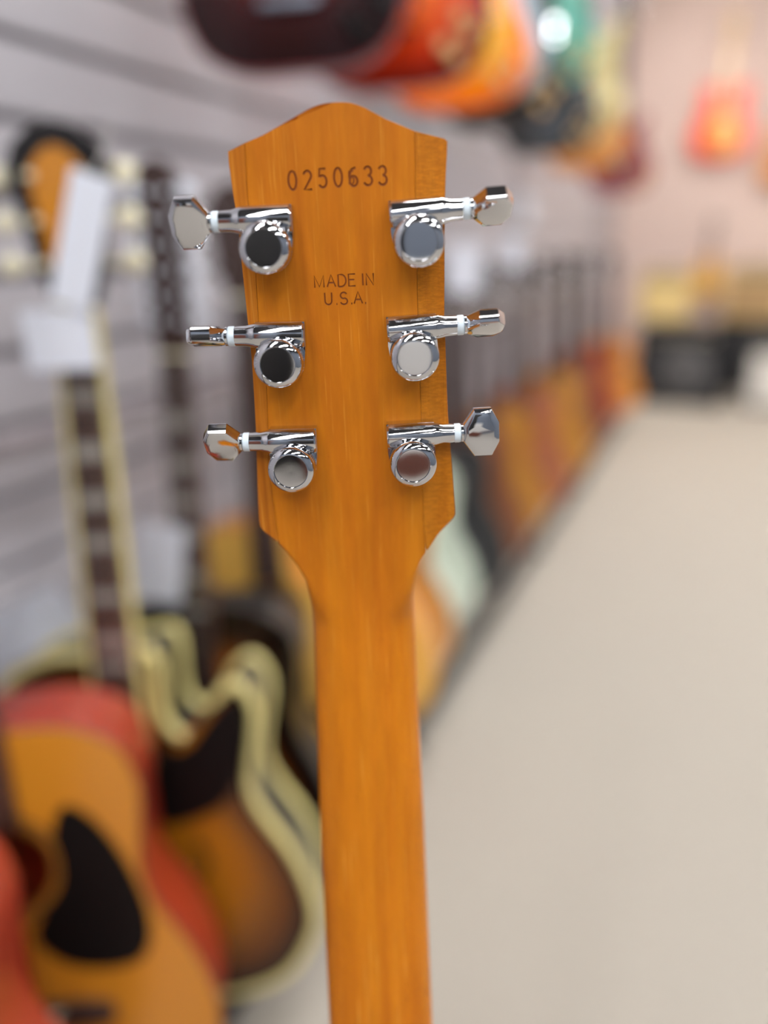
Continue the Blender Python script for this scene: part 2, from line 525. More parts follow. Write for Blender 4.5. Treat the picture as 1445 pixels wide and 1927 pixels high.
# --- stamped characters, cut into the wood as grooves
def arc(cx, cy, rx, ry, a0, a1, n=14):
    return [(cx + rx * cs(math.radians(a0 + (a1 - a0) * i / n)), cy + ry * sn(math.radians(a0 + (a1 - a0) * i / n))) for i in range(n + 1)]
GL = {
 '0': [arc(.25, .5, .25, .5, 90, 450, 28)],
 '2': [arc(.25, .74, .24, .26, 165, -25, 16) + [(.02, .0), (.5, .0)]],
 '5': [[(.46, 1), (.08, 1), (.05, .56)] + arc(.24, .32, .25, .32, 125, -150, 20)],
 '6': [[(.42, .97), (.3, .95)] + arc(.3, .45, .28, .5, 105, 180, 8) + arc(.26, .27, .24, .27, 180, 520, 26)],
 '3': [arc(.23, .76, .22, .24, 160, -90, 16) + arc(.23, .26, .26, .26, 90, -160, 18)],
 'M': [[(0, 0), (0, 1), (.4, .05), (.8, 1), (.8, 0)]],
 'A': [[(0, 0), (.36, 1), (.72, 0)], [(.13, .34), (.59, .34)]],
 'D': [[(0, 0), (0, 1), (.25, 1)] + arc(.25, .5, .42, .5, 80, -80, 14) + [(.25, 0), (0, 0)]],
 'E': [[(.58, 1), (0, 1), (0, 0), (.58, 0)], [(0, .53), (.5, .53)]],
 'I': [[(0, 0), (0, 1)]],
 'N': [[(0, 0), (0, 1), (.62, 0), (.62, 1)]],
 'U': [[(0, 1), (0, .32)] + arc(.31, .32, .31, .32, 180, 360, 14) + [(.62, 1)]],
 'S': [arc(.3, .74, .27, .26, 25, 260, 14) + arc(.3, .26, .3, .26, 80, -165, 14)],
 '.': [[(0, 0.03), (0.09, 0.03)]],
}
def glyph(ch, px, py_bot, hpx, wscale, r, rotdeg=0.0, prefix='stamped_digit'):
    """a character whose lower left corner is at the pixel; cut a groove, then lay its stained floor"""
    x0, z0 = onto(px, py_bot)
    x1, z1 = onto(px, py_bot - hpx)
    h = math.hypot(x1 - x0, z1 - z0)
    a = math.radians(rotdeg)
    bm = bmesh.new()
    for st in GL[ch]:
        pts = []
        for (u, v) in st:
            gx, gz = u * h * wscale, v * h
            pts.append((x0 + gx * cs(a) - gz * sn(a), 0.0, z0 + gx * sn(a) + gz * cs(a)))
        # flattened groove floor: a shallow tube just under the lacquer
        add_tube(bm, [(p[0], 0.00002 + 0.00001 * (i % 2), p[2]) for i, p in enumerate(pts)], r, 8)
    return bm
CUTS = []
def stamp(ch, px, py, hpx, ws, r, rot=0.0):
    CUTS.append((ch, glyph(ch, px, py, hpx, ws, r, rot)))
for ch, px, py in (('0', 544, 357.5), ('2', 572.5, 357), ('5', 600.5, 353), ('0', 629.5, 351.5), ('6', 658, 350.5), ('3', 686, 349), ('3', 713.5, 348)):
    stamp(ch, px, py, 35, 0.92, 0.00042)
stamp('5', 656.0, 347.5, 25, 0.9, 0.0003)
for ch, px, py in (('M', 592.5, 541.5), ('A', 616, 540), ('D', 637, 539.5), ('E', 656.5, 538.5), ('I', 683, 537), ('N', 689.5, 537)):
    stamp(ch, px, py, 22.5, 1.0, 0.00031)
for ch, px, py in (('U', 612, 573.5), ('.', 633, 573), ('S', 641, 573), ('.', 661, 572), ('A', 666.5, 571.5), ('.', 687, 571)):
    stamp(ch, px, py, 22.5, 1.0 if ch != 'U' else 0.95, 0.00031 if ch != '.' else 0.0004)
M_AMBER = core.data.materials[0]
bmc = bmesh.new()
for ch, b in CUTS:
    t = bpy.data.meshes.new('t'); b.to_mesh(t); bmc.from_mesh(t); bpy.data.meshes.remove(t)
bmesh.ops.recalc_face_normals(bmc, faces=bmc.faces)
mc = bpy.data.meshes.new('cutter'); bmc.to_mesh(mc); bmc.free()
mc.materials.append(M_STAMP)
cutter = bpy.data.objects.new('cutter', mc); COL.objects.link(cutter); cutter.matrix_world = GM
md = core.modifiers.new('stamp', 'BOOLEAN')
md.operation = 'DIFFERENCE'; md.solver = 'EXACT'; md.object = cutter; md.use_self = True
md.material_mode = 'TRANSFER'
bpy.context.view_layer.update()
dg = bpy.context.evaluated_depsgraph_get()
nm = bpy.data.meshes.new_from_object(core.evaluated_get(dg))
core.modifiers.clear()
old = core.data
core.data = nm
bpy.data.objects.remove(cutter); bpy.data.meshes.remove(mc)

# --- tuning machines
def tuner(px, py, side, twist, cap_tilt, rot, label):
    """px, py: centre of the thumb wheel's face; side +1: shaft to the right"""
    CAPH = 0.0165
    x, z = onto(px, py, -CAPH)
    T = empty('tuning_machine')
    T.parent = hero
    T.matrix_local = Matrix.Translation((x, 0, z)) @ Matrix.Rotation(math.radians(rot), 4, 'Y') @ Matrix.Diagonal((side, 1, 1, 1))
    T['label'] = label
    S = 1.0
    # housing: square top corners, round bottom
    bm = bmesh.new()
    out = [(-0.0098, 0.0148), (0.0090, 0.0148), (0.0092, 0.004)] + [(0.0093 * cs(math.radians(a)), 0.0093 * sn(math.radians(a))) for a in range(0, -181, -12)] + [(-0.0098, 0.004)]
    add_prism(bm, out, 0.0, -0.0072)
    es = [e for e in bm.edges if all(v.co.y < -0.007 for v in e.verts)]
    bmesh.ops.bevel(bm, geom=es, offset=0.0009, segments=3, affect='EDGES')
    h = from_bm('housing', bm, M_CHROME, T, 30)
    # worm barrel across the top, running into the tapered shaft
    bm = bmesh.new()
    RX = Matrix.Translation((0, -0.0058, 0.0098)) @ Matrix.Rotation(math.pi / 2, 4, 'Y')
    add_lathe(bm, [(0.0044, -0.0097), (0.0050, -0.0090), (0.0050, 0.0085), (0.0046, 0.0100), (0.0039, 0.0125), (0.0037, 0.0165), (0.0036, 0.0170)], RX, 32)
    from_bm('worm_barrel', bm, M_CHROME, T, 40)
    bm = bmesh.new()
    add_lathe(bm, [(0.0036, 0.0170), (0.0038, 0.0173), (0.0038, 0.0192), (0.0036, 0.0195)], RX, 32)
    from_bm('washer', bm, M_NYLON, T, 40)
    # thumb wheel: knurled skirt, stepped ring, polished face
    bm = bmesh.new()
    W0 = Matrix.Rotation(math.pi / 2, 4, 'X')          # local Z -> -Y
    add_lathe(bm, [(0.0080, 0.0070), (0.0093, 0.0074), (0.0093, 0.0096), (0.0090, 0.0100)], W0, 128, ((1, 2), 0.00032))
    from_bm('knurled_wheel', bm, M_CHROME, T, 25)
    bm = bmesh.new()
    add_lathe(bm, [(0.0084, 0.0099), (0.0090, 0.0102), (0.0091, 0.0108), (0.0091, 0.0124), (0.0093, 0.0127), (0.0093, 0.0140), (0.0090, 0.0149), (0.0083, 0.0157), (0.0076, 0.0161), (0.0071, 0.0163), (0.0068, 0.0164), (0.0066, 0.0162), (0.0065, 0.0156)], W0, 64)
    from_bm('ring', bm, M_CHROME, T, 40)
    bm = bmesh.new()
    Wt = W0 @ Matrix.Translation((0, 0, 0.0160)) @ Matrix.Rotation(math.radians(cap_tilt[0]) * 1.0, 4, 'X') @ Matrix.Rotation(math.radians(cap_tilt[1] * side), 4, 'Y')
    add_lathe(bm, [(0.0064, -0.0006), (0.0064, 0.0), (0.0058, 0.00002), (0.004, 0.00004), (0.002, 0.00005), (0.0002, 0.00004)], Wt, 64)
    from_bm('face_disc', bm, M_CAP, T, 40)
    # button: octagonal plate with chamfered rims and a gently bowed face, on a collar
    bm = bmesh.new()
    add_lathe(bm, [(0.0030, 0.0194), (0.0036, 0.0198), (0.0036, 0.0206), (0.0028, 0.0212), (0.0030, 0.0220)], RX, 24)
    Bm = Matrix.Translation((0.0204, -0.0058, 0.0098)) @ Matrix.Rotation(math.radians(twist), 4, 'X')
    o8 = [(0.0, 0.0030), (0.0045, 0.0095), (0.0115, 0.0095), (0.0145, 0.0040)]
    NB = 10
    def width(a):
        for (a0, b0), (a1, b1) in zip(o8, o8[1:]):
            if a <= a1: return b0 + (b1 - b0) * (a - a0) / (a1 - a0)
        return o8[-1][1]
    levels = []
    for (sc, yy) in ((0.86, -0.0030), (0.97, -0.0024), (1.0, -0.0016), (1.0, 0.0016), (0.97, 0.0024), (0.86, 0.0030)):
        ring = []
        A = [0.0, 0.0045, 0.0115, 0.0145]
        mid = 0.0073
        pts = [(a, width(a)) for a in A]
        loop = pts + [(0.0145, 0.0040 * (1 - 2 * j / 4)) for j in range(1, 4)] + [(a, -b) for a, b in pts[::-1]]
        for (a, b) in loop:
            ring.append(bm.verts.new(Bm @ Vector((mid + (a - mid) * sc, yy, b * sc))))
        levels.append(ring)
    n = len(levels[0])
    for A_, B_ in zip(levels, levels[1:]):
        for i in range(n):
            bm.faces.new((A_[i], A_[(i + 1) % n], B_[(i + 1) % n], B_[i]))
    for ring, yy in ((levels[0], -0.0030), (levels[-1], 0.0030)):
        # bowed face: strips across the width
        inner = []
        for i in range(n):
            c = Bm.inverted() @ ring[i].co
            inner.append(bm.verts.new(Bm @ Vector((0.0073 + (c.x - 0.0073) * 0.8, yy * 1.10, c.z * 0.8))))
        inner2 = []
        for i in range(n):
            c = Bm.inverted() @ ring[i].co
            inner2.append(bm.verts.new(Bm @ Vector((0.0073 + (c.x - 0.0073) * 0.8, yy * 1.20, c.z * 0.35))))
        for i in range(n):
            bm.faces.new((ring[i], ring[(i + 1) % n], inner[(i + 1) % n], inner[i]))
            bm.faces.new((inner[i], inner[(i + 1) % n], inner2[(i + 1) % n], inner2[i]))
        bm.faces.new(inner2)
    bmesh.ops.remove_doubles(bm, verts=bm.verts, dist=1e-6)
    from_bm('button', bm, M_CHROME, T, 28)
    return T
tuner(496, 467, -1, 24, (0, 0), 0, 'chrome tuner by the serial number with its button turned broadside')
tuner(522, 687, -1, 78, (0, 0), 1, 'chrome tuner with its button edge-on beside the narrow wing')
tuner(547, 888, -1, 40, (0, 0), 1, 'chrome tuner with a half-turned button above the narrow wing corner')
tuner(789, 454, 1, 62, (0, 0), -2.5, 'chrome tuner near the flamed corner with its button tilted')
tuner(781, 674, 1, 68, (0, 0), -2, 'chrome tuner with a bright face disc and its button tilted flat')
tuner(778, 877, 1, 0, (0, 0), -1, 'chrome tuner with its octagonal button face-on')
# pegs, posts, truss rod cover on the far side are out of sight; string posts show from the side
for (px, py) in ((496, 467), (522, 687), (547, 888), (789, 454), (781, 674), (778, 877)):
    x, z = onto(px, py, -0.0165)
    bm = bmesh.new()
    add_lathe(bm, [(0.006, 0.0), (0.006, 0.002), (0.003, 0.0025), (0.003, 0.018), (0.0027, 0.019)], Matrix.Translation((x, HT, z)) @ Matrix.Rotation(-math.pi / 2, 4, 'X'), 20)
    from_bm('string_post', bm, M_CHROME, hero, 35)

# ------------------------------------------------------------------ guitars of the shop
OUT = {
 'dread': [(0, 0), (.09, .003), (.158, .032), (.195, .09), (.199, .145), (.18, .215), (.147, .28), (.138, .325), (.145, .38), (.148, .425), (.132, .468), (.09, .494), (.045, .5)],
 'arch': [(0, 0), (.1, .004), (.17, .036), (.208, .1), (.212, .155), (.19, .225), (.152, .29), (.142, .335), (.15, .39), (.154, .43), (.138, .472), (.09, .497), (.045, .502)],
 'arch_short': [(0, 0), (.1, .004), (.17, .034), (.208, .094), (.212, .145), (.19, .211), (.152, .272), (.142, .314), (.15, .366), (.154, .404), (.138, .443), (.09, .467), (.045, .472)],
 'single': [(0, 0), (.08, .003), (.135, .028), (.163, .08), (.165, .13), (.142, .19), (.116, .235), (.116, .265), (.13, .315), (.131, .355), (.115, .388), (.08, .405), (.04, .408)],
 'semi': [(0, 0), (.11, .004), (.175, .04), (.203, .1), (.203, .16), (.172, .24), (.143, .3), (.143, .345), (.152, .40), (.156, .455), (.135, .49), (.10, .468), (.062, .425), (.035, .41)],
 'double': [(0, 0), (.08, .003), (.135, .03), (.158, .08), (.158, .13), (.135, .19), (.118, .24), (.122, .29), (.138, .345), (.145, .39), (.135, .41), (.112, .39), (.08, .345), (.045, .33)],
}
def outline(kind, cut=None, per=5):
    half = OUT[kind]
    left = [(-x, z) for x, z in half[1:]]
    right = [(x, z) for x, z in half[1:]]
    top = half[-1][1]
    if cut:                                     # a rounded cutaway on the treble side
        k = next(i for i, (x, z) in enumerate(right) if z > top * 0.72)
        sx = max(x for x, z in right[k - 1:])
        right = right[:k] + [(sx * 1.0, top * .82), (sx * .98, top * .885), (sx * .88, top * .925), (sx * .75, top * .90), (sx * .63, top * .835), (sx * .50, top * .785), (sx * .37, top * .79), (sx * .28, top * .85), (sx * .26, top)]
    pts = [(0, 0)] + right + [(0, top)] + left[::-1]
    return smooth_closed(pts, per), top
def rim_grid(bm, out, y, dome, lay):
    """concentric rings with the 'rim' value 1 at the edge, 0 in the middle"""
    n = len(out)
    cz = sum(p[1] for p in out) / n
    steps = [1, .97, .92, .84, .72, .55, .35, .15]
    rings = []
    for s in steps:
        ring = []
        for (x, z) in out:
            # shrink about a spine so that horns stay inside
            zz = cz + (z - cz) * (1 - (1 - s) * 0.9)
            v = bm.verts.new((x * s, y - dome * (1 - s ** 2.2), zz))
            ring.append(v)
            v[lay] = s
        rings.append(ring)
    for A, B in zip(rings, rings[1:]):
        for i in range(n):
            bm.faces.new((A[i], A[(i + 1) % n], B[(i + 1) % n], B[i]))
    c = bm.faces.new(rings[-1])
def plate(name, pts, y0, y1, m, parent):
    bm = bmesh.new()
    add_prism(bm, pts, y0, y1)
    return from_bm(name, bm, m, parent, 40)
def disc_pts(cx, cz, r, n=28):
    return [(cx + r * cs(2 * math.pi * i / n), cz + r * sn(2 * math.pi * i / n)) for i in range(n)]

def guitar(name, label, group, shape, top_m, side_m, cut=None, depth=0.10, binding=None, back_binding=None, bind_r=0.004,
           neck_m=None, board_m=None, head_m=None, hole=True, guard=None, dome=0.004, fholes=False, frets=False, inlays=None,
           tuners=3, tuner_m=None, electric=False, head='rounded', pickups=None, board_bind=None, strings=False, cat='guitar', pg=None, arch_guard=False, neck_len=.375, knob_m=None):
    neck_m = neck_m or M_MAHOG
    board_m = board_m or M_ROSE
    tuner_m = tuner_m or M_CHROME
    head_m = head_m or M_ROSE
    r = empty(name)
    tag(r, label, cat, group)
    out, top = outline(shape, cut)
    yf = -depth / 2
    bm = bmesh.new()
    n = len(out)
    # sides and back
    rows = []
    for (s, y) in ((0.975, yf + 0.001), (1.0, yf + 0.003), (1.0, -yf - 0.004), (0.97, -yf)):
        rows.append([bm.verts.new((x * s, y, top / 2 + (z - top / 2) * s)) for x, z in out])
    for A, B in zip(rows, rows[1:]):
        for i in range(n):
            bm.faces.new((A[i], A[(i + 1) % n], B[(i + 1) % n], B[i]))
    f = bm.faces.new(rows[-1])
    bmesh.ops.triangulate(bm, faces=[f])
    from_bm('body', bm, side_m, r, 40)
    # top
    bm = bmesh.new()
    zh = top * 0.69
    if hole:
        outer = [bm.verts.new((x * .995, yf, z)) for x, z in out]
        inner = [bm.verts.new((x, yf, z)) for x, z in disc_pts(0, zh, 0.051, 36)]
        es = [bm.edges.new((L_[i], L_[(i + 1) % len(L_)])) for L_ in (outer, inner) for i in range(len(L_))]
        bmesh.ops.triangle_fill(bm, use_beauty=True, edges=es)
        bmesh.ops.recalc_face_normals(bm, faces=bm.faces)
        from_bm('soundboard', bm, top_m, r)
        bm = bmesh.new()
        for (ra, rb) in ((0.053, 0.056), (0.060, 0.064)):
            a = [bm.verts.new((x, yf - 0.0008, z)) for x, z in disc_pts(0, zh, ra, 36)]
            b = [bm.verts.new((x, yf - 0.0008, z)) for x, z in disc_pts(0, zh, rb, 36)]
            for i in range(36):
                bm.faces.new((a[i], a[(i + 1) % 36], b[(i + 1) % 36], b[i]))
        from_bm('rosette', bm, M_ROSE, r)
    else:
        lay = bm.verts.layers.float.new('rim')
        rim_grid(bm, out, yf, dome, lay)
        from_bm('soundboard' if not electric else 'body_top', bm, top_m, r, 60)
    if binding:
        bm = bmesh.new(); add_tube(bm, [(x, yf + 0.002, z) for x, z in out], bind_r, 8, True)
        from_bm('binding', bm, binding, r, 60)
    if back_binding:
        bm = bmesh.new(); add_tube(bm, [(x, -yf - 0.002, z) for x, z in out], bind_r, 8, True)
        from_bm('back_binding', bm, back_binding, r, 60)
    # neck
    zb = top - (0.10 if electric else 0.01)
    zn = zb + (0.46 if electric else neck_len)
    zbe = top * (0.80 if electric else (0.80 if hole else 0.72))
    bm = bmesh.new()
    rings = []
    for (z, w, d) in ((zb - 0.03, .028, .05 if not electric else 0.03), (zb + 0.03, .0275, .03), (zb + 0.08, .027, .02), (zn, .0215, .018)):
        y0 = yf - dome - 0.002
        rings.append([bm.verts.new(v) for v in ((-w, y0, z), (w, y0, z), (w * .8, y0 + d * .7, z), (0, y0 + d, z), (-w * .8, y0 + d * .7, z))])
    for A, B in zip(rings, rings[1:]):
        for i in range(5):
            bm.faces.new((A[i], A[(i + 1) % 5], B[(i + 1) % 5], B[i]))
    bm.faces.new(rings[0]); bm.faces.new(rings[-1])
    from_bm('neck', bm, neck_m, r, 50)
    yb = yf - dome - 0.002
    bm = bmesh.new()
    rings = [[bm.verts.new(v) for v in ((-w, yb - 0.006, z), (w, yb - 0.006, z), (w, yb, z), (-w, yb, z))] for z, w in ((zbe, .0285), (zn, .0215))]
    for i in range(4):
        bm.faces.new((rings[0][i], rings[0][(i + 1) % 4], rings[1][(i + 1) % 4], rings[1][i]))
    bm.faces.new(rings[0]); bm.faces.new(rings[1])
    fb = from_bm('fretboard', bm, board_m, r)
    scale = 0.645 if not electric else 0.628
    def bw(z): return .0285 + (.0215 - .0285) * (z - zbe) / (zn - zbe)
    if board_bind:
        bm = bmesh.new()
        for s in (-1, 1):
            add_tube(bm, [(s * .0295, yb - 0.004, zbe), (s * .0222, yb - 0.004, zn)], 0.0038, 6)
        from_bm('binding', bm, board_bind, fb)
    pos = [zn - scale * (1 - 2 ** (-k / 12)) for k in range(0, 21)]
    pos = [z for z in pos if z > zbe + 0.004]
    if frets:
        for z in pos[1:]:
            bm = bmesh.new(); add_box(bm, (0, yb - 0.0066, z), (2 * bw(z), 0.0014, 0.0024))
            from_bm('fret', bm, M_FRET, fb)
    if inlays:
        for k in inlays:
            if k < len(pos):
                zc = (pos[k - 1] + pos[k]) / 2
                bm = bmesh.new(); add_box(bm, (0, yb - 0.0062, zc), (1.5 * bw(zc), 0.0006, (pos[k - 1] - pos[k]) * .62))
                from_bm('inlay', bm, M_PEARL, fb)
    bm = bmesh.new(); add_box(bm, (0, yb - 0.004, zn + 0.003), (0.044, 0.009, 0.006))
    from_bm('nut', bm, M_CREAMW, r)
    # headstock
    lh = 0.17 if tuners == 3 else 0.245
    hp = {'rounded': [(.021, 0), (.036, .035), (.040, .1), (.043, lh - .03), (.025, lh - .006), (0, lh), (-.025, lh - .006), (-.043, lh - .03), (-.040, .1), (-.036, .035), (-.021, 0)],
          'slim': [(.021, 0), (.025, .03), (.025, .12), (.026, lh - .02), (.016, lh - .005), (0, lh), (-.016, lh - .005), (-.026, lh - .02), (-.025, .12), (-.025, .03), (-.021, 0)],
          'flared': [(.021, 0), (.034, .035), (.043, .09), (.054, lh - .035), (.043, lh - .010), (.022, lh + .006), (0, lh + .011), (-.022, lh + .006), (-.043, lh - .010), (-.054, lh - .035), (-.043, .09), (-.034, .035), (-.021, 0)]}[head]
    bm = bmesh.new()
    Rh = Matrix.Translation((0, yb + 0.006, zn + 0.004)) @ Matrix.Rotation(math.radians(5), 4, 'X')
    add_prism(bm, hp, -0.007, 0.007)
    bmesh.ops.transform(bm, matrix=Rh, verts=bm.verts)
    hs = from_bm('headstock', bm, head_m, r, 40)
    if head == 'flared':
        bm = bmesh.new(); add_prism(bm, [(x * .56, .02 + z * .76) for x, z in hp], -0.0078, -0.0070)
        bmesh.ops.transform(bm, matrix=Rh, verts=bm.verts)
        from_bm('headstock_veneer', bm, M_AMBERTOP, hs)
    nper = tuners
    tx = -.030 if head == 'slim' else 0.0
    for s in (-1, 1):
        for k in range(nper):
            zz = .045 + (lh - .085) * k / max(1, nper - 1)
            bm = bmesh.new()
            add_tube(bm, [(s * (.036 + tx * .5), 0.002, zz), (s * (.058 + tx), 0.002, zz)], 0.003, 8)
            sp = bmesh.ops.create_uvsphere(bm, u_segments=14, v_segments=8, radius=1, matrix=Matrix.Translation((s * (.066 + tx), 0.002, zz)) @ Matrix.Diagonal((.013, .008, .012, 1)))
            add_lathe(bm, [(.0045, 0), (.0045, .008), (.0035, .012)], Matrix.Translation((s * (.026 + tx * .4), -0.007, zz)) @ Matrix.Rotation(math.pi / 2, 4, 'X'), 12)
            bmesh.ops.transform(bm, matrix=Rh, verts=bm.verts)
            from_bm('tuner', bm, tuner_m, r, 50)
    # bridge
    if electric:
        bm = bmesh.new()
        add_box(bm, (0, yf - dome - 0.010, .125), (.08, .012, .016), bevel=.003)
        add_box(bm, (0, yf - dome - 0.008, .085), (.09, .010, .012), bevel=.003)
        from_bm('bridge', bm, M_CHROME, r, 40)
        for zc in (pickups or (.165, .255)):
            bm = bmesh.new(); add_box(bm, (0, yf - dome - 0.005, zc), (.088, .012, .042), bevel=.003)
            from_bm('pickup', bm, pg or M_CHROME, r, 40)
        for kx, kz in ((.085, .06), (.115, .10), (.105, .02 + .02), (.13, .075)):
            bm = bmesh.new(); add_lathe(bm, [(.013, 0), (.012, .01), (.010, .016)], Matrix.Translation((kx, yf - dome * .5, kz)) @ Matrix.Rotation(math.pi / 2, 4, 'X'), 16)
            from_bm('knob', bm, knob_m or M_KNOB, r, 40)
    elif hole:
        bm = bmesh.new()
        add_prism(bm, smooth_closed([(-.085, .148), (-.04, .150), (0, .158), (.04, .150), (.085, .148), (.085, .166), (.03, .178), (-.03, .178), (-.085, .166)], 3), yf - 0.011, yf - .0003)
        br = from_bm('bridge', bm, M_ROSE, r, 40)
        bm = bmesh.new(); add_box(bm, (0, yf - 0.0115, .172), (.075, .005, .003))
        from_bm('saddle', bm, M_CREAMW, br)
        for i in range(6):
            bm = bmesh.new(); add_lathe(bm, [(.0035, 0), (.0035, .003), (.002, .0045)], Matrix.Translation((-.028 + .0112 * i, yf - 0.010, .160)) @ Matrix.Rotation(math.pi / 2, 4, 'X'), 10)
            from_bm('bridge_pin', bm, M_CREAMW, br)
    else:
        bm = bmesh.new(); add_box(bm, (0, yf - dome - 0.010, .2), (.14, .018, .012), bevel=.003)
        from_bm('bridge', bm, M_ROSE, r, 40)
        bm = bmesh.new()
        add_tube(bm, [(-.02, yf - dome - .012, .02), (-.02, yf - dome - .012, .11), (.02, yf - dome - .012, .11), (.02, yf - dome - .012, .02)], .004, 8)
        from_bm('tailpiece', bm, M_CHROME, r, 40)
    if fholes:
        for s in (-1, 1):
            pts = [(s * (.072 + .02 * sn(t * math.pi * 2) * .7), .235 - .11 * t + .0) for t in [i / 14 for i in range(15)]]
            bm = bmesh.new()
            add_tube(bm, [(x, yf - dome * .80 - 0.0005, z) for x, z in pts], [.0065 if i in (0, 1, 13, 14) else .0042 for i in range(15)], 8)
            for v in bm.verts: v.co.y = yf - dome * .80 + (v.co.y - (yf - dome * .80)) * .25
            from_bm('f_hole', bm, M_BLACKP, r)
    if arch_guard:
        bm = bmesh.new()
        add_prism(bm, smooth_closed([(.032, .37), (.05, .362), (.075, .364), (.100, .396), (.130, .426), (.148, .405), (.143, .345), (.126, .31), (.10, .28), (.032, .265)], 3), yf - dome - .004, yf - dome - .0015)
        from_bm('pickguard', bm, M_BLACKP, r, 40)
    if guard:
        bm = bmesh.new()
        zg = zh
        gp = [(.056, zg + .034), (.072, zg + .066), (.102, zg + .040), (.128, zg - .02), (.140, zg - .085), (.128, zg - .128), (.09, zg - .136), (.048, zg - .122), (.022, zg - .088), (.030, zg - .060), (.053, zg - .028), (.0585, zg + .002)]
        add_prism(bm, smooth_closed(gp, 4), yf - .0022, yf - .0002)
        from_bm('pickguard', bm, guard, r, 40)
    if strings:
        zs = .172 if hole else .2
        for i in range(6):
            bm = bmesh.new()
            u = (i - 2.5) / 2.5
            add_tube(bm, [(u * .026, yb - .014, zs), (u * .017, yb - .010, zn + .004)], .0007, 5)
            from_bm('string', bm, M_FRET, r)
    return r, zn + lh

M_TUNERGLINT = mat('tuner_glint', rgb(228, 234, 246), 0.35, metal=0.1, vary=0.03, scale=(9, 9, 9))  # near-white colour paints in the highlights on the twelve-string's metal tuners
M_MAHOG = mat('mahogany_neck', rgb(120, 66, 42), 0.4, vary=0.15, scale=(60, 60, 5), coat=0.4)
M_REDSIDE = mat('red_mahogany_side', rgb(150, 46, 24), 0.35, vary=0.25, scale=(60, 60, 6), coat=0.4)
M_REDTOP = mat('red_mahogany_top', rgb(140, 58, 28), 0.4, vary=0.15, scale=(60, 60, 4), coat=0.6)
M_AMBERTOP = mat('amber_spruce', rgb(202, 132, 34), 0.35, vary=0.08, scale=(120, 20, 4), coat=0.5)
M_YELLOWTOP = mat('yellow_spruce', rgb(232, 182, 88), 0.35, vary=0.08, scale=(120, 20, 4), coat=0.4)
M_OCHRE = mat('ochre_spruce', rgb(192, 132, 44), 0.35, vary=0.1, scale=(120, 20, 4), coat=0.4)
M_BROWNTOP = mat('brown_walnut', rgb(138, 84, 52), 0.4, vary=0.15, scale=(80, 20, 5), coat=0.4)
M_REDBROWN = mat('red_brown_top', rgb(176, 104, 66), 0.4, vary=0.12, scale=(80, 20, 5), coat=0.4)
M_ORANGE = mat('orange_top', rgb(212, 138, 56), 0.35, vary=0.1, scale=(80, 20, 5), coat=0.4)
M_MINT = mat('mint_white', rgb(214, 226, 210), 0.35, vary=0.03, scale=(4, 4, 4), coat=0.4)
M_DGREY = mat('dark_grey_lacquer', rgb(50, 52, 54), 0.4, vary=0.05, scale=(4, 4, 4), coat=0.4)
M_BLACKL = mat('black_lacquer', rgb(14, 13, 13), 0.3, vary=0.05, scale=(4, 4, 4), coat=0.3)
M_SILVER = mat('silver_blue_lacquer', rgb(160, 178, 190), 0.3, metal=0.3, vary=0.03, scale=(4, 4, 4), coat=0.1)
M_TEAL = mat('teal_lacquer', rgb(84, 170, 150), 0.5, vary=0.03, scale=(4, 4, 4), coat=0.1)
M_CREAML = mat('cream_lacquer', rgb(206, 190, 130), 0.3, vary=0.03, scale=(4, 4, 4), coat=0.5)
M_WINE = mat('wine_red_lacquer', rgb(130, 44, 50), 0.3, vary=0.03, scale=(4, 4, 4), coat=0.5)
M_FIRE = mat('fire_red_lacquer', rgb(244, 70, 22), 0.3, vary=0.03, scale=(4, 4, 4), coat=0.5)
M_MAPLE = mat('pale_maple', rgb(222, 190, 140), 0.4, vary=0.06, scale=(60, 60, 5), coat=0.4)
M_KNOB = mat('amber_knob', rgb(230, 190, 130), 0.15, vary=0.04, scale=(9, 9, 9), coat=0.6)
M_CREAMPK = mat('cream_guard', rgb(250, 205, 110), 0.35, vary=0.03, scale=(9, 9, 9))
B_ARCH = burst_mat('burst_tobacco', [(0.0, rgb(170, 108, 22)), (0.6, rgb(160, 98, 20)), (0.84, rgb(96, 52, 12)), (0.96, rgb(16, 12, 10))])
B_TWELVE = burst_mat('burst_amber_black', [(0.0, rgb(190, 118, 20)), (0.5, rgb(150, 84, 16)), (0.75, rgb(40, 20, 10)), (0.92, rgb(14, 9, 8))])
B_DARK = burst_mat('burst_dark_red', [(0.0, rgb(196, 96, 20)), (0.35, rgb(120, 40, 14)), (0.65, rgb(54, 8, 8)), (0.9, rgb(34, 5, 6))])
B_CHERRY = burst_mat('burst_cherry', [(0.0, rgb(246, 150, 30)), (0.45, rgb(240, 104, 14)), (0.75, rgb(206, 52, 10)), (0.95, rgb(112, 22, 8))])
B_HONEY = burst_mat('burst_honey', [(0.0, rgb(214, 196, 40)), (0.5, rgb(226, 190, 40)), (0.78, rgb(252, 150, 14)), (0.95, rgb(246, 112, 10))])

# the body of the guitar in focus, below the frame
bo, bt = outline('double')
bm = bmesh.new()
add_prism(bm, bo, -.002, .040)
es = [e for e in bm.edges if abs(e.verts[0].co.y - e.verts[1].co.y) < 1e-6]
bmesh.ops.bevel(bm, geom=es, offset=.004, segments=3, affect='EDGES')
hb = from_bm('body', bm, M_AMBER_CORE, hero, 40)
zc_ = -0.37
hb.matrix_local = Matrix.Translation((interp(EL, zc_) * .5 + interp(ER, zc_) * .5, y_apex(zc_), zc_)) @ Matrix.Rotation(-math.radians(13.5), 4, 'X') @ Matrix.Rotation(math.radians(0), 4, 'Y') @ Matrix.Translation((0, 0, -.345))

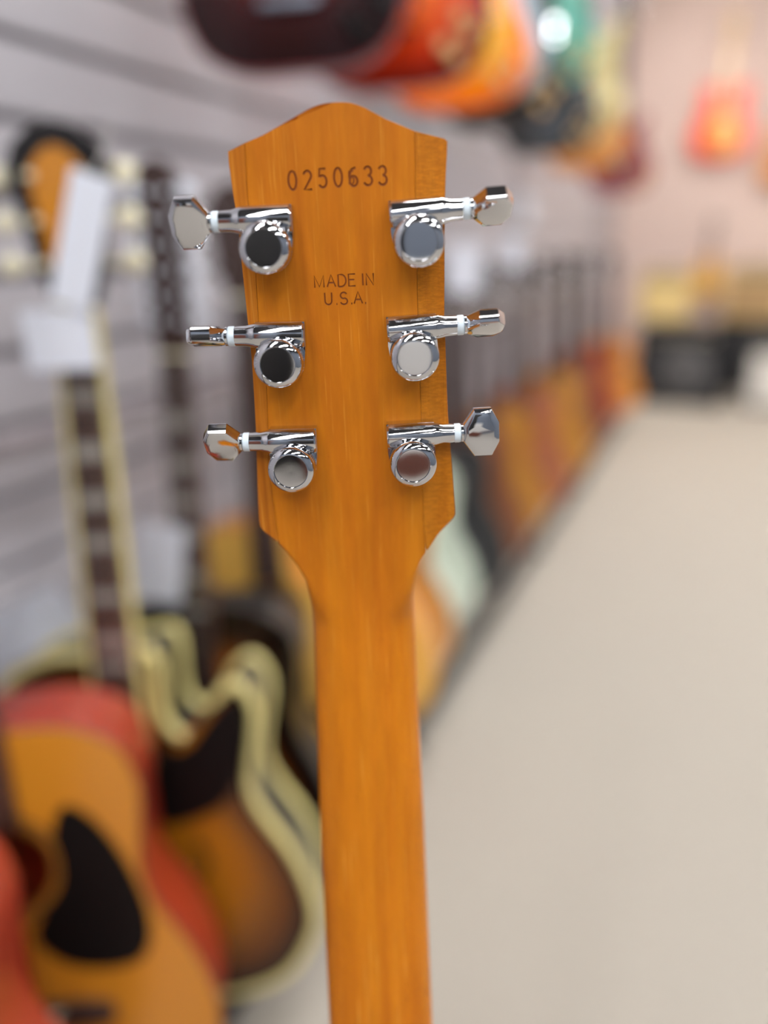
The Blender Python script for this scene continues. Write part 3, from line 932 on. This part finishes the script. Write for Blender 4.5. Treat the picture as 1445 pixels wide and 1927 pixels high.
def place(root, L, B, Hd, yaw, k=1.0):
    """root's base at B, its neck towards Hd, its face turned 'yaw' degrees from straight up the aisle (-Y) towards the aisle (+X)"""
    B, Hd = Vector(B), Vector(Hd)
    up = (Hd - B).normalized()
    n = Vector((sn(math.radians(yaw)), -cs(math.radians(yaw)), 0))
    n = (n - up * n.dot(up)).normalized()
    x = (-n).cross(up)
    y = -n
    root.matrix_world = Matrix(((x.x, y.x, up.x, B.x), (x.y, y.y, up.y, B.y), (x.z, y.z, up.z, B.z), (0, 0, 0, 1))) @ Matrix.Diagonal((k, k, k, 1))
def lean(root, L, x, y, z=0.12, ang=6.0, back=4.0, yaw=14, k=1.0):
    up = Vector((-sn(math.radians(ang)), sn(math.radians(back)), 1)).normalized()
    B = Vector((x, y, z))
    place(root, L, B, B + up * L, yaw, k)

GRP = 'guitars leaning in the floor rack'
# nearest first
g, L = guitar('acoustic_guitar', 'red mahogany-topped acoustic guitar with the dark red body at the rack end', GRP, 'dread', M_REDTOP, M_REDSIDE, binding=M_ROSE, bind_r=.002, strings=True, frets=True)
lean(g, L, -0.60, 0.27, 0.08, yaw=30)
g, L = guitar('acoustic_guitar', 'amber acoustic guitar with red sides and a large black teardrop pickguard', GRP, 'dread', M_AMBERTOP, M_REDSIDE, guard=M_BLACKP, binding=M_MAHOG, bind_r=.002, frets=True, strings=True, depth=.11)
lean(g, L, -0.62, 0.487, 0.08, yaw=32)
g, L = guitar('archtop_guitar', 'black sunburst cutaway archtop guitar with thick cream binding', GRP, 'arch_short', B_ARCH, M_BLACKL, cut=True, binding=M_CREAM, back_binding=M_CREAM, bind_r=.0065, hole=False, fholes=True, arch_guard=True, neck_len=.405, dome=.014, depth=.085,
              frets=True, inlays=(1, 3, 5, 7, 9, 12, 15, 17), tuner_m=M_CREAMW, head='flared', head_m=M_BLACKL, board_bind=M_CREAM, strings=True)
place(g, L, at(318, 1822, 1.13), at(150, 225, 0.885), 19, 1.04)
g, L = guitar('twelve_string_guitar', 'twelve-string guitar with a long dark headstock and two rows of chrome tuners', GRP, 'dread', B_TWELVE, M_BLACKL, hole=False, fholes=False, dome=.006, tuners=6, tuner_m=M_TUNERGLINT, head='slim', frets=True, inlays=(3, 5, 7, 9, 12, 15), binding=M_BLACKL, bind_r=.002, depth=.09, strings=True)
place(g, L, at(432, 1645, 1.31), at(318, 190, 1.02), 16, .97)
g, L = guitar('acoustic_guitar', 'pale yellow spruce cutaway guitar standing behind the twelve-string', GRP, 'arch', M_YELLOWTOP, M_ORANGE, cut=True, binding=M_ORANGE, bind_r=.003, neck_m=M_ORANGE, guard=None, strings=True)
lean(g, L, -0.645, 1.10, .10, 5, yaw=20)
row = [('acoustic_guitar', 'yellow spruce acoustic guitar half hidden behind the guitar neck', 'dread', M_YELLOWTOP, M_ORANGE, -0.66, 1.30, {}),
       ('acoustic_guitar', 'amber acoustic guitar with pale cream sides beside the carpet edge', 'dread', M_OCHRE, M_MINT, -0.665, 1.52, dict(binding=M_CREAMW, bind_r=.004)),
       ('acoustic_guitar', 'mint-white topped guitar just behind an amber acoustic guitar', 'dread', M_MINT, M_DGREY, -0.69, 1.78, {}),
       ('acoustic_guitar', 'dark grey acoustic guitar in front of the walnut brown guitar', 'dread', M_DGREY, M_BLACKL, -0.66, 1.98, {}),
       ('acoustic_guitar', 'walnut brown acoustic guitar behind a dark grey one', 'dread', M_BROWNTOP, M_MAHOG, -0.665, 2.22, {}),
       ('acoustic_guitar', 'ochre spruce acoustic guitar between a walnut one and a reddish one', 'dread', M_OCHRE, M_MAHOG, -0.67, 2.5, {}),
       ('acoustic_guitar', 'reddish brown acoustic guitar in the middle of the floor rack', 'dread', M_REDBROWN, M_REDSIDE, -0.65, 2.85, {}),
       ('acoustic_guitar', 'ochre acoustic guitar with dark brown sides behind the reddish one', 'dread', M_OCHRE, M_BROWNTOP, -0.65, 3.3, {}),
       ('acoustic_guitar', 'brown acoustic guitar with deep red sides near the rack far end', 'dread', M_BROWNTOP, M_REDSIDE, -0.66, 3.8, {}),
       ('acoustic_guitar', 'red-brown acoustic guitar beside the last orange guitar', 'dread', M_REDSIDE, M_REDSIDE, -0.67, 4.3, {}),
       ('acoustic_guitar', 'bright orange acoustic guitar at the far end of the rack', 'dread', M_ORANGE, M_REDSIDE, -0.60, 4.75, {})]
for nm_, lb, sh, tm, sm, x, y, kw in row:
    g, L = guitar(nm_, lb, GRP, sh, tm, sm, **kw)
    lean(g, L, x + .03, y, .12, 5, k=.86 if y > 1.4 else 1.0)

# the floor rack they lean in
rk = empty('guitar_rack', Matrix.Translation((-0.7, 2.6, 0)))
tag(rk, 'long steel guitar rack standing along the slatted wall', 'rack')
for x, zz, nm_ in ((-0.52, .045, 'bottom_rail'), (-0.72, .045, 'bottom_rail'), (-0.785, .82, 'back_rail')):
    bm = bmesh.new(); add_tube(bm, [(x + .7, -2.6 + 0.1, zz), (x + .7, 5.0 - 2.6, zz)], .016, 12)
    from_bm(nm_, bm, M_DSTEEL if nm_ == 'bottom_rail' else M_GROOVE, rk, 40)
for y in (0.12, 1.4, 2.67, 3.55, 4.95):
    bm = bmesh.new()
    add_tube(bm, [(-.50 + .7, y - 2.6, .012), (-.87 + .7, y - 2.6, .012)], .012, 8)
    add_tube(bm, [(-.86 + .7, y - 2.6, .012), (-.86 + .7, y - 2.6, .82), (-.785 + .7, y - 2.6, .82)], .012, 8)
    for x in (-.52, -.72): add_tube(bm, [(x + .7, y - 2.6, .012), (x + .7, y - 2.6, .045)], .010, 8)
    from_bm('upright', bm, M_DSTEEL, rk, 40)

# upper tier: electrics hung along the wall, only the bodies' lower ends in view
UG = 'electric guitars hung in the upper row'
def hang(label, shape, tm, sm, x, y, z, yaw=16, cut=None, **kw):
    g, L = guitar('electric_guitar', label, UG, shape, tm, sm, cut=cut, depth=.048, electric=True, hole=False, **kw)
    lean(g, L, x, y, z, 3, 0, yaw)
    bm = bmesh.new()
    hz = z + L - .19
    add_tube(bm, [(0, 0, 0), (abs(x - X0) - .09, 0, 0)], .008, 8)
    r = empty('wall_hanger', Matrix.Translation((X0 + .01, y + .045, hz)))
    tag(r, 'steel wall hook holding up an electric guitar of the upper row', 'hook', 'wall hooks of the upper row')
    from_bm('arm', bm, M_DSTEEL, r, 40)
    bm = bmesh.new(); add_box(bm, (0.003, 0, 0), (.012, .05, .08), bevel=.003)
    from_bm('plate', bm, M_DSTEEL, r)
    bm = bmesh.new(); e = abs(x - X0) - .09
    add_tube(bm, [(e, 0, 0), (e - .0, -.05, .0), (e, -.10, .01)], .007, 8)
    add_tube(bm, [(e, 0, 0), (e + .07, 0, 0), (e + .07, -.10, .01)], .007, 8)
    from_bm('yoke', bm, M_DSTEEL, r, 40)
hang('dark cherry sunburst guitar, the largest body hanging above the headstock', 'single', B_DARK, M_WINE, -0.64, 1.20, 1.295, cut=True, dome=.012, binding=M_WINE, bind_r=.003, knob_m=M_BLACKP)
hang('orange cherry sunburst guitar hanging next to the dark sunburst one', 'single', B_CHERRY, M_FIRE, -0.60, 1.50, 1.315, cut=True, dome=.012)
hang('honey yellow guitar with bright orange edges in the upper row', 'double', B_HONEY, M_ORANGE, -0.63, 1.95, 1.345, dome=.006)
hang('black guitar hanging behind the honey yellow one', 'double', M_BLACKL, M_BLACKL, -0.62, 2.3, 1.345, dome=.002)
hang('silver blue guitar in the upper row behind the orange ones', 'double', M_SILVER, M_SILVER, -0.65, 2.2, 1.40, dome=.002)
hang('teal green guitar in the upper row', 'double', M_TEAL, M_MINT, -0.62, 2.75, 1.52, dome=.002)
hang('navy black single-cut guitar hanging below the teal one', 'single', M_DGREY, M_BLACKL, -0.63, 2.95, 1.34, dome=.004)
hang('cream yellow guitar in the upper row', 'double', M_CREAML, M_CREAML, -0.62, 3.5, 1.45, dome=.002)
hang('wooden brown guitar in the upper row behind the cream one', 'single', M_ORANGE, M_BROWNTOP, -0.66, 3.9, 1.36, cut=True, dome=.004)
hang('wine red guitar at the far end of the upper row', 'single', M_WINE, M_WINE, -0.60, 4.6, 1.30, cut=True, dome=.004)

# far wall guitars
FG = 'guitars hung on the far wall'
g, L = guitar('electric_guitar', 'fire red double-cut guitar with cream plates on the far wall', FG, 'semi', M_FIRE, M_FIRE, depth=.045, electric=True, hole=False, dome=.001, neck_m=M_MAPLE, board_m=M_MAPLE, head_m=M_MAPLE, pg=M_CREAMPK)
g.scale = (1, 1, 1)
p = at(1350, 292, 5.75)
place(g, L, (p.x, Y1 - .09, p.z), (p.x + .01, Y1 - .085, p.z + 1), 0)
bm = bmesh.new(); add_prism(bm, smooth_closed([(-.03, .05), (.06, .04), (.10, .10), (.085, .19), (.06, .27), (-.02, .28), (-.06, .2), (-.06, .1)], 3), -.0275, -.0235)
from_bm('pickguard', bm, M_CREAMPK, g, 40)
g, L = guitar('electric_guitar', 'orange guitar partly cut off beside the fire red one', FG, 'single', M_ORANGE, M_ORANGE, cut=True, depth=.045, electric=True, hole=False, dome=.004)
p = at(1475, 345, 5.75)
place(g, L, (p.x, Y1 - .09, p.z), (p.x, Y1 - .085, p.z + 1), 0)

# amplifiers by the far wall
def amp(label, x, y, z, s, body, cloth, cat='amplifier', name='guitar_amplifier', cone=False):
    r = empty(name, Matrix.Translation((x, y, z)))
    tag(r, label, cat)
    w, d, h = s
    bm = bmesh.new(); add_box(bm, (0, 0, h / 2), (w, d, h), bevel=.015)
    from_bm('cabinet', bm, body, r, 40)
    bm = bmesh.new(); add_box(bm, (0, -d / 2 - .002, h * .43), (w * .88, .012, h * .72), bevel=.004)
    gr = from_bm('speaker_grille', bm, cloth, r, 40)
    bm = bmesh.new(); add_box(bm, (0, -d / 2 - .002, h * .9), (w * .88, .01, h * .12), bevel=.003)
    cp = from_bm('control_panel', bm, M_DSTEEL, r, 40)
    for k in range(6):
        bm = bmesh.new(); add_lathe(bm, [(.011, 0), (.009, .014)], Matrix.Translation((w * (-.34 + .13 * k), -d / 2 - .007, h * .9)) @ Matrix.Rotation(math.pi / 2, 4, 'X'), 12)
        from_bm('knob', bm, M_CREAMW, cp, 40)
    bm = bmesh.new(); add_tube(bm, [(-.08, 0, h - .003), (-.07, 0, h + .025), (.07, 0, h + .025), (.08, 0, h - .003)], .008, 8)
    from_bm('handle', bm, M_BLACKP, r, 40)
    if cone:
        bm = bmesh.new(); add_lathe(bm, [(w * .3, 0), (w * .28, .008), (w * .1, .004), (w * .08, .01)], Matrix.Translation((0.03, -d / 2 - .008, h * .43)) @ Matrix.Rotation(math.pi / 2, 4, 'X'), 28)
        from_bm('speaker_ring', bm, M_GRILL, gr, 40)
amp('large black speaker cabinet standing on the carpet by the far wall', -0.25, 5.95, 0, (.58, .34, .52), M_TOLEX, M_TOLEX, 'speaker', 'speaker_cabinet', True)
amp('small pale yellow amplifier on top of the black speaker cabinet', -0.40, 5.95, .555, (.32, .24, .32), M_TWEED, M_TWEED)
amp('grey speaker cabinet next to the black one', 0.42, 6.05, 0, (.50, .34, .46), M_GRILL, M_WHITE, 'speaker', 'speaker_cabinet')
amp('wider yellow tweed amplifier on a black box behind the cabinets', 0.17, 6.62, .52, (.42, .24, .38), M_TWEED, M_OXBLOOD)
bm = bmesh.new(); add_box(bm, (0, 0, .25), (.46, .3, .5), bevel=.01)
bx = from_bm('storage_box', bm, M_TOLEX)
bx.location = (0.17, 6.64, 0.006)
tag(bx, 'black storage box under the wider yellow tweed amplifier', 'box')
g, L = guitar('ukulele', 'small golden ukulele on the far wall above the amplifiers', FG, 'dread', M_YELLOWTOP, M_ORANGE, depth=.07, cat='ukulele')
p = at(1325, 560, 5.95)
place(g, L, (p.x, Y1 - .07, p.z), (p.x, Y1 - .06, p.z + 1), 0)
g.matrix_world = g.matrix_world @ Matrix.Diagonal((.55, .55, .55, 1))

# unseen crate and box, added so the tuner faces mirror brown and white
crate = empty('reflection_crate', Matrix.Translation((1.16, -2.6, 0)))
tag(crate, 'low brown crate added behind the camera for the tuner faces to mirror', 'crate')
for k in range(3):
    for sy in (-1, 1):
        bm = bmesh.new(); add_box(bm, (0, sy * .19, .055 + k * .1), (.6, .016, .09), bevel=.003)
        from_bm('slat', bm, M_BROWNDOOR, crate)
    for sx in (-1, 1):
        bm = bmesh.new(); add_box(bm, (sx * .292, 0, .055 + k * .1), (.016, .364, .09), bevel=.003)
        from_bm('slat', bm, M_BROWNDOOR, crate)
for sx in (-1, 1):
    for sy in (-1, 1):
        bm = bmesh.new(); add_box(bm, (sx * .268, sy * .166, .15), (.032, .032, .30))
        from_bm('corner_post', bm, M_BROWNDOOR, crate)
bm = bmesh.new(); add_box(bm, (0, 0, .306), (.6, .4, .01), bevel=.002)
from_bm('lid', bm, M_BROWNDOOR, crate)
reflection_carton = empty('reflection_carton', Matrix.Translation((1.16, -2.6, .313)))
tag(reflection_carton, 'plain white box on the crate, added as a bright reflection in a tuner', 'reflection_carton')
bm = bmesh.new(); add_box(bm, (0, 0, .25), (.52, .34, .5), bevel=.004)
from_bm('box', bm, M_WHITE, reflection_carton)
bm = bmesh.new(); add_box(bm, (0, .0, .5005), (.05, .342, .001))
from_bm('tape', bm, M_PAPER, reflection_carton)

# price tags
def card(label, px, py, depth, w, h, roll, yaw, name='price_tag'):
    p = at(px, py, depth)
    r = empty(name, Matrix.Translation(p) @ Matrix.Rotation(math.radians(yaw), 4, 'Z') @ Matrix.Rotation(math.radians(roll), 4, 'Y'))
    tag(r, label, 'tag', 'white price tags on the guitars')
    bm = bmesh.new(); add_box(bm, (0, 0, 0), (w, .0012, h))
    from_bm('card', bm, M_PAPER, r)
    bm = bmesh.new(); add_tube(bm, [(0, .001, h / 2), (.004, .008, h / 2 + .02), (0, .02, h / 2 + .05)], .0008, 6)
    from_bm('string', bm, M_WHITE, r)
    return r
card('wide white price card hanging over the archtop fretboard', 112, 640, 0.83, .076, .062, -2, 20)
card('long white paper strip hanging from the archtop headstock', 152, 455, 0.79, .042, .13, 17, 20)
card('small white tag at the twelve-string nut', 335, 528, 1.04, .030, .045, 20, 20)
card('white price card between the archtop and the twelve-string necks', 300, 1060, 1.10, .066, .115, 8, 20)
card('long white card behind the red-sided guitar body', 40, 1185, 1.10, .17, .075, -28, 20)
card('white price card hanging right beside the headstock edge', 872, 505, 1.85, .085, .11, 4, 20)
card('small pale price card among the far necks', 965, 475, 2.2, .06, .08, 0, 20)
card('pale card pinned to the slatted wall above the far necks', 990, 395, 3.56, .22, .12, 0, 90)
